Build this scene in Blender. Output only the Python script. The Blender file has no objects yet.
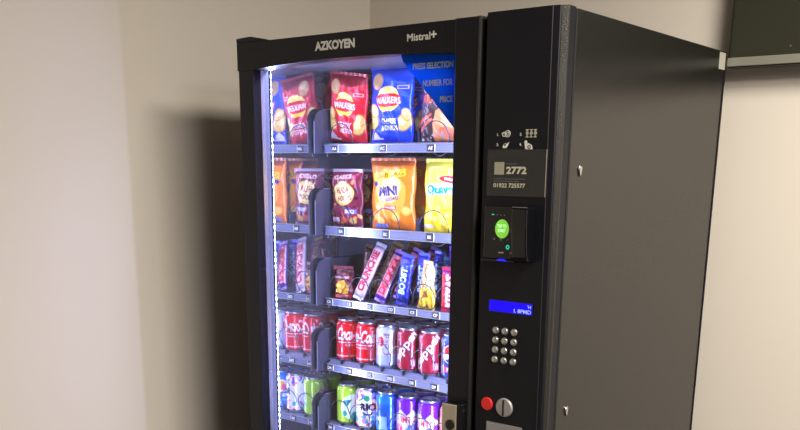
import bpy, bmesh, math, random
import numpy as np
from mathutils import Matrix, Vector
random.seed(7)
S = bpy.context.scene
COL = S.collection
PI = math.pi

# ------------------------------------------------------------------ helpers
def lin(c):
    out = []
    for v in c[:3]:
        v = v / 255.0
        out.append(v / 12.92 if v <= .04045 else ((v + .055) / 1.055) ** 2.4)
    return tuple(out)

def mat(name, rgb=(128, 128, 128), rough=.5, metal=0., spec=.5, emit=None, estr=0., bump=0., bscale=60., coat=0.):
    m = bpy.data.materials.new(name); m.use_nodes = True
    nt = m.node_tree; b = nt.nodes['Principled BSDF']
    b.inputs['Base Color'].default_value = (*lin(rgb), 1)
    b.inputs['Roughness'].default_value = rough
    b.inputs['Metallic'].default_value = metal
    b.inputs['Specular IOR Level'].default_value = spec
    b.inputs['Coat Weight'].default_value = coat
    if emit:
        b.inputs['Emission Color'].default_value = (*lin(emit), 1)
        b.inputs['Emission Strength'].default_value = estr
    if bump:
        tc = nt.nodes.new('ShaderNodeTexCoord'); n = nt.nodes.new('ShaderNodeTexNoise')
        n.inputs['Scale'].default_value = bscale; n.inputs['Detail'].default_value = 3
        bp = nt.nodes.new('ShaderNodeBump'); bp.inputs['Strength'].default_value = bump
        bp.inputs['Distance'].default_value = .01
        nt.links.new(tc.outputs['Object'], n.inputs['Vector'])
        nt.links.new(n.outputs['Fac'], bp.inputs['Height'])
        nt.links.new(bp.outputs['Normal'], b.inputs['Normal'])
    return m

def print_mat(name, rough, metal, bump, bscale):
    m = mat(name, (200, 200, 200), rough, metal, .5, bump=bump, bscale=bscale)
    nt = m.node_tree
    a = nt.nodes.new('ShaderNodeAttribute'); a.attribute_name = 'print'
    nt.links.new(a.outputs['Color'], nt.nodes['Principled BSDF'].inputs['Base Color'])
    return m

class MB:
    """collects shapes and links them as one mesh object"""
    def __init__(s): s.v = []; s.f = []
    def add(s, vs, fs):
        k = len(s.v); s.v += [tuple(p) for p in vs]; s.f += [tuple(i + k for i in f) for f in fs]; return s
    def box(s, x0, x1, y0, y1, z0, z1):
        return s.add([(x0,y0,z0),(x1,y0,z0),(x1,y1,z0),(x0,y1,z0),(x0,y0,z1),(x1,y0,z1),(x1,y1,z1),(x0,y1,z1)],
                     [(0,3,2,1),(4,5,6,7),(0,1,5,4),(1,2,6,5),(2,3,7,6),(3,0,4,7)])
    def prism(s, poly, axis, a, b, poly2=None):
        """poly: 2D points; axis 'x' -> (y,z), 'y' -> (x,z), 'z' -> (x,y)"""
        def P(p, t):
            return (t,p[0],p[1]) if axis == 'x' else (p[0],t,p[1]) if axis == 'y' else (p[0],p[1],t)
        n = len(poly); q = poly2 or poly
        return s.add([P(p,a) for p in poly] + [P(p,b) for p in q],
                     [tuple(range(n))[::-1], tuple(range(n, 2*n))] + [(i,(i+1)%n,(i+1)%n+n,i+n) for i in range(n)])
    def tube(s, path, r, n=8, closed=False):
        pts = [Vector(p) for p in path]; m = len(pts); vs = []; up = Vector((.31,.17,.93)).normalized(); fs = []
        for i, p in enumerate(pts):
            a = pts[(i-1) % m] if (closed or i > 0) else p; b = pts[(i+1) % m] if (closed or i < m-1) else p
            t = (b - a).normalized(); u = t.cross(up)
            if u.length < 1e-4: u = t.cross(Vector((1,0,0)))
            u.normalize(); w = u.cross(t)
            vs += [p + r*(math.cos(2*PI*k/n)*u + math.sin(2*PI*k/n)*w) for k in range(n)]
        for i in range(m if closed else m-1):
            j = (i+1) % m
            fs += [(i*n+k, i*n+(k+1)%n, j*n+(k+1)%n, j*n+k) for k in range(n)]
        if not closed: fs += [tuple(range(n)), tuple(range((m-1)*n, m*n))[::-1]]
        return s.add(vs, fs)
    def lathe(s, prof, c=(0,0,0), axis='z', n=32):
        """prof: (radius, height) from low to high, capped when the radius is not zero"""
        vs = []; fs = []; m = len(prof)
        for r, h in prof:
            for k in range(n):
                a = 2*PI*k/n; x, y = r*math.cos(a), r*math.sin(a)
                p = (x,y,h) if axis == 'z' else (x,-h,y) if axis == 'y' else (h,x,y)
                vs.append((p[0]+c[0], p[1]+c[1], p[2]+c[2]))
        for i in range(m-1):
            fs += [(i*n+k, i*n+(k+1)%n, (i+1)*n+(k+1)%n, (i+1)*n+k) for k in range(n)]
        fs += [tuple(range(n))[::-1], tuple(range((m-1)*n, m*n))]
        return s.add(vs, fs)
    def mesh(s, name, m, smooth=False):
        me = bpy.data.meshes.new(name); me.from_pydata(s.v, [], s.f); me.update()
        bm = bmesh.new(); bm.from_mesh(me); bmesh.ops.recalc_face_normals(bm, faces=bm.faces); bm.to_mesh(me); bm.free()
        if m: me.materials.append(m)
        if smooth:
            for p in me.polygons: p.use_smooth = True
        return me
    def build(s, name, m, parent=None, bevel=0., smooth=False, seg=2):
        o = bpy.data.objects.new(name, s.mesh(name, m, smooth)); COL.objects.link(o)
        if parent is not None: attach(o, parent)
        if bevel:
            b = o.modifiers.new('bevel', 'BEVEL'); b.width = bevel; b.segments = seg; b.limit_method = 'ANGLE'
        return o

def world(o):
    M = o.matrix_basis.copy()
    return world(o.parent) @ o.matrix_parent_inverse @ M if o.parent else M
def attach(o, parent):
    """parts are modelled where they stand, so keep them there"""
    o.parent = parent; o.matrix_parent_inverse = world(parent).inverted()
def child(o, parent):
    """parts modelled in the local frame of their thing"""
    o.parent = parent
def tag(o, label=None, cat=None, group=None, kind=None):
    if label: o['label'] = label
    if cat: o['category'] = cat
    if group: o['group'] = group
    if kind: o['kind'] = kind
    return o
def empty(name, loc, label, cat, group=None):
    o = bpy.data.objects.new(name, None); COL.objects.link(o); o.location = loc; o.empty_display_size = .05
    return tag(o, label, cat, group)

# ---- lettering
_glyphs = {}
def glyph_mesh(s, bold=0., shear=0.):
    key = (s, bold, shear)
    if key not in _glyphs:
        cu = bpy.data.curves.new('lettering', 'FONT'); cu.body = s; cu.size = 1; cu.offset = bold; cu.shear = shear
        cu.resolution_u = 4
        o = bpy.data.objects.new('lettering', cu); COL.objects.link(o)
        bpy.context.view_layer.update()
        me = bpy.data.meshes.new_from_object(o.evaluated_get(bpy.context.evaluated_depsgraph_get()))
        me.calc_loop_triangles()
        v = np.array([tuple(p.co)[:2] for p in me.vertices]); t = np.array([tuple(q.vertices) for q in me.loop_triangles])
        bpy.data.objects.remove(o); bpy.data.curves.remove(cu); bpy.data.meshes.remove(me)
        v = v - [(v[:,0].min()+v[:,0].max())/2, v[:,1].min()]
        _glyphs[key] = (v, t)
    return _glyphs[key]
def lettering(name, s, x, z, h, y, m, parent, w=None, bold=0., align='c', slope=0., shear=0., depth=.0006):
    """raised letters on a face looking to -y; (x, z) = base line point, h = height, w = total width"""
    v, t = glyph_mesh(s, bold, shear)
    hh = v[:,1].max(); ww = v[:,0].max()-v[:,0].min(); k = h/hh; kx = w/ww if w else k
    vx = v[:,0]*kx; vz = v[:,1]*k
    W = ww*kx; vx = vx + (W/2 if align == 'l' else -W/2 if align == 'r' else 0)
    b = MB(); n = len(v)
    vs = [(x+a, y-depth, z+c+slope*a) for a, c in zip(vx, vz)]
    b.add(vs, [tuple(q) for q in t])
    me = bpy.data.meshes.new(name); me.from_pydata(b.v, [], b.f); me.update(); me.materials.append(m)
    o = bpy.data.objects.new(name, me); COL.objects.link(o); attach(o, parent)
    return o

# ---- printed wrappers: artwork is drawn on a grid in metres, then carried by the wrapper's own vertices
class Art:
    SS = 3
    def __init__(s, w, h, nx, ny, bg):
        nx, ny = int(nx*1.7), int(ny*1.7)
        s.w, s.h, s.nx, s.ny = w, h, nx, ny; k = s.SS
        s.a = np.empty((ny*k, nx*k, 3)); s.a[:] = lin(bg)
        s.X, s.Z = np.meshgrid((np.arange(nx*k)+.5)/(nx*k)*w - w/2, (np.arange(ny*k)+.5)/(ny*k)*h)
    def fill(s, mask, c, al=1.): s.a[mask] = s.a[mask]*(1-al) + np.array(lin(c))*al; return s
    def ellipse(s, x, z, rx, rz, c, rot=0, al=1.):
        dx, dz = s.X-x, s.Z-z; ca, sa = math.cos(rot), math.sin(rot)
        return s.fill(((dx*ca+dz*sa)/rx)**2 + ((-dx*sa+dz*ca)/rz)**2 < 1, c, al)
    def rect(s, x0, x1, z0, z1, c, al=1.): return s.fill((s.X>x0)&(s.X<x1)&(s.Z>z0)&(s.Z<z1), c, al)
    def poly(s, pts, c, al=1.):
        ins = np.zeros(s.X.shape, bool); n = len(pts)
        for i in range(n):
            (x0,z0),(x1,z1) = pts[i], pts[(i+1)%n]
            if z0 == z1: continue
            cr = ((z0 > s.Z) != (z1 > s.Z)) & (s.X < (x1-x0)*(s.Z-z0)/(z1-z0)+x0)
            ins ^= cr
        return s.fill(ins, c, al)
    def speckle(s, n, r0, r1, cols, x0=None, x1=None, z0=0, z1=None, seed=1):
        R = random.Random(seed); x0 = -s.w/2 if x0 is None else x0; x1 = s.w/2 if x1 is None else x1; z1 = s.h if z1 is None else z1
        for _ in range(n):
            s.ellipse(R.uniform(x0,x1), R.uniform(z0,z1), R.uniform(r0,r1), R.uniform(r0,r1)*.7, R.choice(cols), R.uniform(0,3))
        return s
    def text(s, t, x, z, h, c, w=None, rot=0., bold=.02, shear=0., arch=0.):
        v, tri = glyph_mesh(t, bold, shear)
        k = h/v[:,1].max(); ww = v[:,0].max()-v[:,0].min(); kx = w/ww if w else k
        px = v[:,0]*kx; pz = (v[:,1]-v[:,1].max()/2)*k
        if arch: pz = pz - arch*(px/(ww*kx/2))**2
        ca, sa = math.cos(rot), math.sin(rot); qx = px*ca-pz*sa+x; qz = px*sa+pz*ca+z
        ins = np.zeros(s.X.shape, bool); H, Wd = s.X.shape
        for a, b, d in tri:
            xs = qx[[a,b,d]]; zs = qz[[a,b,d]]
            i0 = max(0,int((xs.min()+s.w/2)/s.w*Wd)-1); i1 = min(Wd,int((xs.max()+s.w/2)/s.w*Wd)+2)
            j0 = max(0,int(zs.min()/s.h*H)-1); j1 = min(H,int(zs.max()/s.h*H)+2)
            if i0 >= i1 or j0 >= j1: continue
            X, Z = s.X[j0:j1,i0:i1], s.Z[j0:j1,i0:i1]
            def ed(p, q): return (xs[q]-xs[p])*(Z-zs[p])-(zs[q]-zs[p])*(X-xs[p])
            e0, e1, e2 = ed(0,1), ed(1,2), ed(2,0)
            ins[j0:j1,i0:i1] |= ((e0>=0)&(e1>=0)&(e2>=0))|((e0<=0)&(e1<=0)&(e2<=0))
        return s.fill(ins, c)
    def grid(s):
        k = s.SS
        return s.a.reshape(s.ny,k,s.nx,k,3).mean((1,3))

def put_print(me, cols):
    at = me.attributes.new('print', 'FLOAT_COLOR', 'POINT')
    a = np.ones((len(me.vertices), 4), np.float32); a[:len(cols), :3] = cols
    at.data.foreach_set('color', a.ravel())

def sheet_pair(name, art, back, fn, m):
    """closed wrapper: printed front fn(x,u,v,-1), plain back fn(...,+1)"""
    g = art.grid(); ny, nx = g.shape[:2]; vs = []; cols = []
    for side in (-1, 1):
        for j in range(ny):
            for i in range(nx):
                u, v = i/(nx-1), j/(ny-1)
                vs.append(fn(u, v, side)); cols.append(g[j,i] if side < 0 else back)
    fs = []; N = nx*ny
    for j in range(ny-1):
        for i in range(nx-1):
            a = j*nx+i; fs.append((a,a+1,a+nx+1,a+nx)); fs.append((N+a,N+a+nx,N+a+nx+1,N+a+1))
    for j in range(ny-1):
        a = j*nx; fs.append((a,a+nx,N+a+nx,N+a)); a = j*nx+nx-1; fs.append((a,N+a,N+a+nx,a+nx))
    for i in range(nx-1):
        a = i; fs.append((a,N+a,N+a+1,a+1)); a = (ny-1)*nx+i; fs.append((a,a+1,N+a+1,N+a))
    me = bpy.data.meshes.new(name); me.from_pydata(vs, [], fs); me.update(); me.materials.append(m)
    for p in me.polygons: p.use_smooth = True
    put_print(me, np.array(cols, np.float32))
    return me

# ------------------------------------------------------------------ materials
M = {}
M['wall'] = mat('wall_paint', (220, 210, 198), .75, spec=.25, bump=.03, bscale=180)
M['ceil'] = mat('ceiling_paint', (150, 147, 140), .9)
M['floor'] = mat('floor_vinyl', (72, 68, 64), .5, bump=.05, bscale=40)
M['black'] = mat('black_satin_metal', (16, 16, 23), .45, spec=.3, bump=.02, bscale=900)
M['side'] = mat('black_side_sheet', (24, 23, 21), .24, spec=.5, bump=.015, bscale=700)
M['panel'] = mat('black_textured_panel', (16, 16, 23), .5, spec=.3, bump=.03, bscale=900)
M['gloss'] = mat('gloss_black_plastic', (10, 10, 13), .18)
M['gap'] = mat('dark_gap', (8, 8, 9), .8)
M['inner'] = mat('dark_inner_lining', (66, 68, 80), .5)
M['tray'] = mat('grey_tray_metal', (100, 104, 124), .4)
M['plate'] = mat('dark_divider_plastic', (66, 66, 82), .28)
M['silver'] = mat('silver_trim', (170, 168, 170), .32, metal=.75)
M['strip'] = mat('anodised_strip', (156, 164, 200), .22, metal=.72)
M['edge'] = mat('worn_silver_edge', (56, 54, 51), .42, metal=.5, bump=.3, bscale=500)
M['tagb'] = mat('black_tag', (22, 22, 34), .5)
M['white'] = mat('white_ink', (225, 222, 210), .6)
M['cream'] = mat('cream_ink', (205, 200, 175), .6)
M['chrome'] = mat('chrome', (205, 203, 198), .2, metal=1)
M['brass'] = mat('dull_nickel', (186, 178, 154), .4, metal=.6)
M['button'] = mat('steel_button', (190, 188, 182), .3, metal=.8)
M['red'] = mat('red_plastic', (225, 40, 38), .4)
M['coin'] = mat('coin_bezel', (170, 168, 165), .45, metal=.5)
M['spring'] = mat('dark_spring_wire', (66, 66, 78), .35, metal=.6)
M['sheet'] = mat('laminated_sheet', (42, 42, 41), .24)
M['film'] = None
M['alu'] = mat('can_lid_aluminium', (190, 192, 198), .3, metal=.9)
M['lcd'] = mat('lcd_blue', (2, 1, 20), .35, spec=.2, emit=(30, 4, 255), estr=1.0)
M['lcdtext'] = mat('lcd_text', (150, 160, 255), .3, emit=(120, 140, 255), estr=1.4)
M['green'] = mat('reader_screen_green', (60, 150, 40), .3, emit=(136, 206, 66), estr=.85)
M['greentext'] = mat('reader_screen_text', (200, 240, 190), .3, emit=(190, 240, 175), estr=.9)
M['teal'] = mat('teal_indicator', (10, 120, 100), .3, emit=(20, 225, 180), estr=.8)
M['blueglow'] = mat('blue_indicator', (20, 20, 160), .3, emit=(35, 25, 255), estr=1.2)
M['dim'] = mat('dim_icon', (110, 105, 110), .5)
M['pinkish'] = mat('pale_icon', (190, 165, 170), .5)
M['tv'] = mat('tv_screen', (50, 50, 40), .22, spec=.5)
M['tvbez'] = mat('tv_bezel', (40, 40, 33), .3)
M['chin'] = mat('tv_chin_silver', (140, 137, 126), .45, metal=.2)
M['asset'] = mat('pale_sticker', (172, 168, 154), .5)

def glass_mat():
    m = bpy.data.materials.new('door_glass'); m.use_nodes = True; nt = m.node_tree; nt.nodes.clear()
    o = nt.nodes.new('ShaderNodeOutputMaterial'); mx = nt.nodes.new('ShaderNodeMixShader')
    t = nt.nodes.new('ShaderNodeBsdfTransparent'); g = nt.nodes.new('ShaderNodeBsdfGlossy'); lw = nt.nodes.new('ShaderNodeLayerWeight'); lw.inputs['Blend'].default_value = .5
    pw = nt.nodes.new('ShaderNodeMath'); pw.operation = 'POWER'; pw.inputs[1].default_value = 5
    f = nt.nodes.new('ShaderNodeMath'); f.operation = 'MULTIPLY_ADD'; f.inputs[1].default_value = .9; f.inputs[2].default_value = .02
    nt.links.new(lw.outputs['Facing'], pw.inputs[0]); nt.links.new(pw.outputs[0], f.inputs[0])
    t.inputs['Color'].default_value = (.985,.99,.99,1); g.inputs['Roughness'].default_value = .02
    nt.links.new(f.outputs[0], mx.inputs[0]); nt.links.new(t.outputs[0], mx.inputs[1]); nt.links.new(g.outputs[0], mx.inputs[2])
    hz = nt.nodes.new('ShaderNodeMixShader'); hz.inputs[0].default_value = .0015  # slight translucent mix imitates the lens's veiling haze over the lit interior
    tl = nt.nodes.new('ShaderNodeBsdfTranslucent'); tl.inputs['Color'].default_value = (.95,.95,1,1)
    nt.links.new(mx.outputs[0], hz.inputs[1]); nt.links.new(tl.outputs[0], hz.inputs[2])
    nt.links.new(hz.outputs[0], o.inputs[0]); return m
M['glass'] = glass_mat()
def film_mat(name, rgb):
    m = bpy.data.materials.new(name); m.use_nodes = True; nt = m.node_tree; nt.nodes.clear()
    o = nt.nodes.new('ShaderNodeOutputMaterial'); mx = nt.nodes.new('ShaderNodeMixShader'); mx.inputs[0].default_value = .6
    a = nt.nodes.new('ShaderNodeBsdfDiffuse'); b = nt.nodes.new('ShaderNodeBsdfTranslucent')
    a.inputs[0].default_value = b.inputs[0].default_value = (*lin(rgb), 1)
    nt.links.new(a.outputs[0], mx.inputs[1]); nt.links.new(b.outputs[0], mx.inputs[2]); nt.links.new(mx.outputs[0], o.inputs[0]); return m
M['film'] = film_mat('blue_window_film', (34, 118, 205))
M['filmtext'] = film_mat('film_lettering', (252, 250, 180))
def mirror_mat():
    m = bpy.data.materials.new('polished_side_lining'); m.use_nodes = True; nt = m.node_tree; nt.nodes.clear()
    o = nt.nodes.new('ShaderNodeOutputMaterial'); mx = nt.nodes.new('ShaderNodeMixShader'); mx.inputs[0].default_value = .80
    a = nt.nodes.new('ShaderNodeBsdfDiffuse'); a.inputs[0].default_value = (.16,.16,.19,1)
    g = nt.nodes.new('ShaderNodeBsdfGlossy'); g.inputs['Roughness'].default_value = .035; g.inputs['Color'].default_value = (.84,.85,.9,1)
    nt.links.new(a.outputs[0], mx.inputs[1]); nt.links.new(g.outputs[0], mx.inputs[2]); nt.links.new(mx.outputs[0], o.inputs[0]); return m
M['mirror'] = mirror_mat()
def led_mat(name, lo, hi, dotted):
    m = bpy.data.materials.new(name); m.use_nodes = True; nt = m.node_tree; nt.nodes.clear()
    o = nt.nodes.new('ShaderNodeOutputMaterial'); e = nt.nodes.new('ShaderNodeEmission')
    e.inputs['Color'].default_value = (.47,.52,1,1); e.inputs['Strength'].default_value = hi
    if dotted:
        tc = nt.nodes.new('ShaderNodeTexCoord'); sp = nt.nodes.new('ShaderNodeSeparateXYZ'); w = nt.nodes.new('ShaderNodeMath'); w.operation = 'MULTIPLY'
        w.inputs[1].default_value = 2*PI/.0165; sn = nt.nodes.new('ShaderNodeMath'); sn.operation = 'SINE'
        mr = nt.nodes.new('ShaderNodeMapRange'); mr.inputs[1].default_value = -.4; mr.inputs[2].default_value = .4
        mr.inputs[3].default_value = lo; mr.inputs[4].default_value = hi
        nt.links.new(tc.outputs['Object'], sp.inputs[0]); nt.links.new(sp.outputs[2], w.inputs[0]); nt.links.new(w.outputs[0], sn.inputs[0])
        nt.links.new(sn.outputs[0], mr.inputs[0]); nt.links.new(mr.outputs[0], e.inputs['Strength'])
    nt.links.new(e.outputs[0], o.inputs[0]); return m
M['led'] = led_mat('led_strip', 4, 60, True)
LEDC = (.47,.52,1)
for k in ('led','lcd','lcdtext','green','greentext','teal','blueglow'): M[k].cycles.emission_sampling = 'NONE'
M['foil'] = print_mat('printed_foil_film', .27, .15, .25, 42)
M['bar'] = print_mat('printed_bar_wrapper', .3, .15, .3, 110)
M['can'] = print_mat('printed_can', .22, .3, 0, 1)
M['can'].node_tree.nodes['Principled BSDF'].inputs['Coat Weight'].default_value = .8
M['can'].node_tree.nodes['Principled BSDF'].inputs['Coat Roughness'].default_value = .08

# ------------------------------------------------------------------ the room
XL, XR, YF, YB, ZC = -.358, 6.0, -6.5, .92, 2.6
def wall(name, *b):
    m = M['ceil'] if name == 'ceiling' else M['floor'] if name == 'floor' else M['wall']
    return tag(MB().box(*b).build(name, m), kind='structure')
wall('floor', XL-.1, XR+.1, YF-.1, YB+.1, -.1, 0)
wall('ceiling', XL-.1, XR+.1, YF-.1, YB+.1, ZC, ZC+.1)
wall('wall_left', XL-.1, XL, YF, YB, 0, ZC)
wall('wall_back', XL-.1, XR+.1, YB, YB+.1, 0, ZC)
wall('wall_right', XR, XR+.1, YF, YB, 0, ZC)
wall('wall_front', XL-.1, XR+.1, YF-.1, YF, 0, ZC)

def area(name, loc, size, power, col, target=None):
    l = bpy.data.lights.new(name, 'AREA'); l.shape = 'SQUARE'; l.size = size; l.energy = power; l.color = col
    o = bpy.data.objects.new(name, l); COL.objects.link(o); o.location = loc
    return o
area('ceiling_or_fill_lamp', (2.2, -.85, 2.585), .6, 41, (1, .94, .83))
area('ceiling_or_fill_lamp', (1.95, -.12, 2.585), .6, 59, (1, .94, .83))
area('ceiling_or_fill_lamp', (3.7, -1.1, 2.585), .6, 46, (1, .94, .85))  # unseen fill from the right, added to lift the back wall
area('ceiling_or_fill_lamp', (4.6, -2.2, 2.585), .6, 70, (.94, .97, 1))  # unseen cool fill, added to brighten and cool the left wall
w = bpy.data.worlds.new('room_air'); S.world = w; w.use_nodes = True
w.node_tree.nodes['Background'].inputs[0].default_value = (.02, .02, .02, 1)

# ------------------------------------------------------------------ television on the back wall
tv = empty('television', (1.4, .85, 1.79), 'black wall-mounted television with a grey lower bezel, behind the vending machine', 'television')
MB().box(.889, 1.99, .856, .892, 1.7925, 2.42).build('casing', M['tvbez'], tv, .003)
MB().box(.895, 1.984, .8535, .8565, 1.8185, 2.412).build('screen', M['tv'], tv)
tag(MB().box(.8895, 1.9895, .851, .857, 1.796, 1.817).build('lower_bezel', M['chin'], tv, .001), 'grey bezel strip along the bottom')
MB().lathe([(.002,0),(.0018,.0012)], (1.041,.8535,1.836), 'y', 12).build('indicator_dot', M['dim'], tv)
MB().box(1.3, 1.6, .892, .918, 2.0, 2.2).build('wall_bracket', M['gap'], tv)

# ------------------------------------------------------------------ the vending machine
W, D, H = .89, .84, 1.83
vm = empty('vending_machine', (W/2, D/2, 0), 'tall black snack and drink vending machine with a lit glass door', 'vending machine')
XM, YS = .055, .22          # polished left lining, front plane of the trays
XRI = .66                   # inner right lining

# cabinet: shell panels
MB().box(W-.02, W, .046, D, .06, H).build('side_panel', M['side'], vm, .0015)
MB().box(0, .02, .046, D, .06, H).build('side_panel', M['side'], vm, .0015)
MB().box(.02, W-.02, .046, D, H-.02, H).build('top_panel', M['black'], vm, .0015)
MB().box(.02, W-.02, D-.02, D, .06, H-.02).build('back_panel', M['inner'], vm)
MB().box(.02, W-.02, .05, D-.02, .06, .08).build('base_panel', M['inner'], vm)
MB().box(XRI, W-.02, .06, D-.02, .08, H-.02).build('service_compartment', M['inner'], vm)
MB().box(.02, XRI, .80, D-.02, .08, H-.02).build('inner_back', M['inner'], vm)
MB().box(.02, XRI, .0685, .80, 1.778, H-.02).build('inner_ceiling', M['inner'], vm)
MB().box(XM-.006, XM, .06, .80, .5, 1.778).build('mirrored_lining', M['mirror'], vm)
for sx in (.05, W-.05):
    for sy in (.1, D-.06):
        MB().lathe([(.02,0),(.02,.01),(.012,.014),(.012,.06)], (sx,sy,0), 'z', 16).build('foot', M['gap'], vm)
# door: frame, header, right stile
MB().prism([(0,.005),(.005,0),(.0545,0),(.0545,.022),(.05,.046),(0,.046)], 'z', .56, 1.7625).build('door_stile', M['black'], vm, .001)
hd = MB()
top = []
for k in range(25):
    x = .02 + (.645-.02)*k/24
    t = (x-.05)/(.645-.05); t = min(1, max(0, t))
    top.append((x, 1.7625 + .0105*math.sin(PI*min(1, t*1.02))**.7))
poly = [(.0, 1.7625)] + top + [(.645, 1.826), (0, 1.826)]
hd.prism(poly, 'y', .0, .046)
header = hd.build('door_header', M['black'], vm, .001)
MB().prism([(.645,.022),(.645,.001),(.647,0),(.699,0),(.7025,.003),(.7025,.046),(.66,.046)], 'z', .08, 1.827).build('door_stile', M['black'], vm)
MB().prism([(.7005,-.0012),(.7045,0),(.7055,.004),(.7055,.046),(.7005,.046)], 'z', .08, 1.8275).build('stile_edge_trim', M['edge'], vm)
MB().box(.6447, .6455, -.0006, .003, 1.762, 1.8265).build('header_edge_line', M['edge'], vm)
MB().box(.6205, .6210, -.0004, .003, 1.768, 1.822).build('header_edge_line', M['panel'], vm)
MB().box(.0, .645, 0, .046, .08, .56).build('delivery_panel', M['black'], vm, .002)
MB().prism([(.0,0),(.072,0),(.066,.008),(.05,.0115),(.0,.0095)], 'y', -.0, .045).add([], []).build('hinge_cap', M['black'], vm).location.z = 1.8265
# reveal of the glass
rv = MB().box(.0545, .0565, .023, .036, .56, 1.765); rv.build('reveal_trim', M['silver'], vm)
MB().box(.0535, .0555, .037, .050, .56, 1.765).build('reveal_channel', M['tray'], vm)
MB().prism([(.02, 1.778), (.66, 1.778), (.66, 1.7795), (.02, 1.7795)], 'y', .024, .068).build('reveal_top', M['silver'], vm)
MB().box(.05, .66, .0205, .0245, .55, 1.776).build('glass_pane', M['glass'], vm)
# light strips inside the door edge
def led(x, y, w_, m):
    return MB().box(x-.0004, x+.0004, y, y+w_, .6, 1.765).build('light_strip', m, vm)
led(.0560, .0562, .0014, M['led'])
def strip_lamp(loc, rot, sx, sy, power):
    l = bpy.data.lights.new('light_strip_lamp', 'AREA'); l.shape = 'RECTANGLE'; l.size = sx; l.size_y = sy; l.energy = power; l.color = LEDC
    o = bpy.data.objects.new('light_strip_lamp', l); COL.objects.link(o); o.location = loc; o.rotation_euler = rot
MB().prism([(.66,.074),(.66,.1145),(.6545,.1105),(.6245,.0885),(.6262,.0862),(.640,.074)], 'z', .56, 1.775).build('light_strip', M['tray'], vm)
strip_lamp((.6379, .1018, 1.18), (0, PI/2, -57*PI/180), 1.165, .034, 16)          # right edge, looks to -x
MB().box(.08, .65, .047, .057, 1.7768, 1.7776).build('light_strip', M['tray'], vm)
strip_lamp((.365, .052, 1.7764), (0, 0, 0), .57, .008, 3.4)              # under the header, looks down
strip_lamp((.0568, .0592, 1.18), (0, -PI/2, 0), 1.165, .0016, 8)       # left edge, looks to +x
# window film with its lettering
cur = [(.4977,1.7566),(.51,1.7435),(.535,1.7195),(.565,1.690),(.60,1.654),(.652,1.600)]
film = MB().prism([(.49,1.775)] + cur + [(.652,1.775)], 'y', .0188, .0196).build('window_film', M['film'], vm)
for s, z, x0, hh in (('PRESS SELECTION', 1.739, .5247, .0125), ('NUMBER FOR', 1.7045, .5517, .0125), ('PRICE', 1.6715, .5966, .0125)):
    lettering('film_lettering', s, .6285, z, hh, .0186, M['filmtext'], film, w=.6285-x0, bold=.03, align='r')
# header badges
lettering('maker_badge', 'AZKOYEN', .3197, 1.7915, .0195, 0, M['white'], header, w=.119, bold=.05, slope=0)
lettering('model_badge', 'Mistral', .553, 1.793, .0145, 0, M['white'], header, w=.060, bold=.02)
lettering('model_badge', '+', .5915, 1.7955, .013, 0, M['white'], header, w=.0145, bold=.03)

# recess and control panel
MB().box(.7055, .722, .02, .046, .08, 1.83).build('recess', M['gap'], vm)
def prof(zt):
    k = (zt-.08)/1.75
    e = .862*k + .882*(1-k)          # where the flat face ends
    c = .879*k + .889*(1-k)
    return [(.7185,.04),(.7185,.003),(.7205,0),(e,0),(e+.0012,.0016),(c-.003,.004),(c,.007),(.8895,.013),(.8895,.04)]
panel = MB().prism(prof(.08), 'z', .08, 1.8315, prof(1.83)).build('control_panel', M['panel'], vm)
def edge_strip(dz):
    k = 1-dz
    return [(.879*k+.8885*(1-k), .0055), (.8842*k+.8892*(1-k), .0085), (.8905, .0125), (.8905,.0155), (.884,.016)]
MB().prism(edge_strip(1), 'z', .081, 1.831, edge_strip(0)).build('edge_trim', M['edge'], panel)
ln = MB().prism([(.8815,-.0004),(.8825,-.0004),(.8825,.004),(.8815,.004)], 'z', .081, 1.831, [(.8615,-.0004),(.8625,-.0004),(.8625,.004),(.8615,.004)])
ln.build('edge_line', M['edge'], panel)
MB().box(.8895, .8902, .0405, .0465, .08, 1.829).build('door_gap', M['gap'], vm)

# pictograms and their numbers
def picto(name, mb, m=None): return mb.build(name, m or M['white'], panel)
F_ = -.0006
def disc(mb, x, z, r, rin=0, n=20):
    if rin: mb.prism([(x+r*math.cos(2*PI*k/n), z+r*math.sin(2*PI*k/n)) for k in range(n)] + [(x+rin*math.cos(-2*PI*k/n), z+rin*math.sin(-2*PI*k/n)) for k in range(n+1)] + [(x+r, z)], 'y', F_, .001)
    else: mb.prism([(x+r*math.cos(2*PI*k/n), z+r*math.sin(2*PI*k/n)) for k in range(n)], 'y', F_, .001)
    return mb
def ring(mb, x, z, r, t=.0007, n=20):
    return mb.tube([(x+r*math.cos(2*PI*k/n), F_, z+r*math.sin(2*PI*k/n)) for k in range(n)], t, 5, True)
p = MB(); ring(p, .7755, 1.606, .006); ring(p, .768, 1.605, .004); ring(p, .7755, 1.606, .003); p.box(.762,.767,F_,.001,1.6065,1.608)
picto('coins_pictogram', p)
p = MB()
for x in (.8195, .8285, .8375):
    disc(p, x, 1.6065, .0032, 0, 10); p.box(x-.0032,x+.0032,F_,.001,1.612,1.6135); p.box(x-.003,x+.003,F_,.001,1.5985,1.6005); p.box(x-.001,x+.001,F_,.001,1.5985,1.612)
picto('choices_pictogram', p, M['cream'])
p = MB(); p.prism([(.764,1.582),(.772,1.584),(.776,1.588),(.78,1.591),(.778,1.586),(.774,1.579),(.767,1.5785)], 'y', F_, .001); ring(p, .771, 1.5835, .004, .0006)
picto('hand_pictogram', p)
p = MB(); disc(p, .8175, 1.590, .0032); p.prism([(.815,1.587),(.824,1.588),(.831,1.584),(.833,1.577),(.828,1.576),(.820,1.5755),(.8165,1.578)], 'y', F_, .001)
picto('person_pictogram', p)
p = MB(); ring(p, .8255, 1.581, .003, .0008); picto('pictogram_cutout', p, M['panel'])
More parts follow.
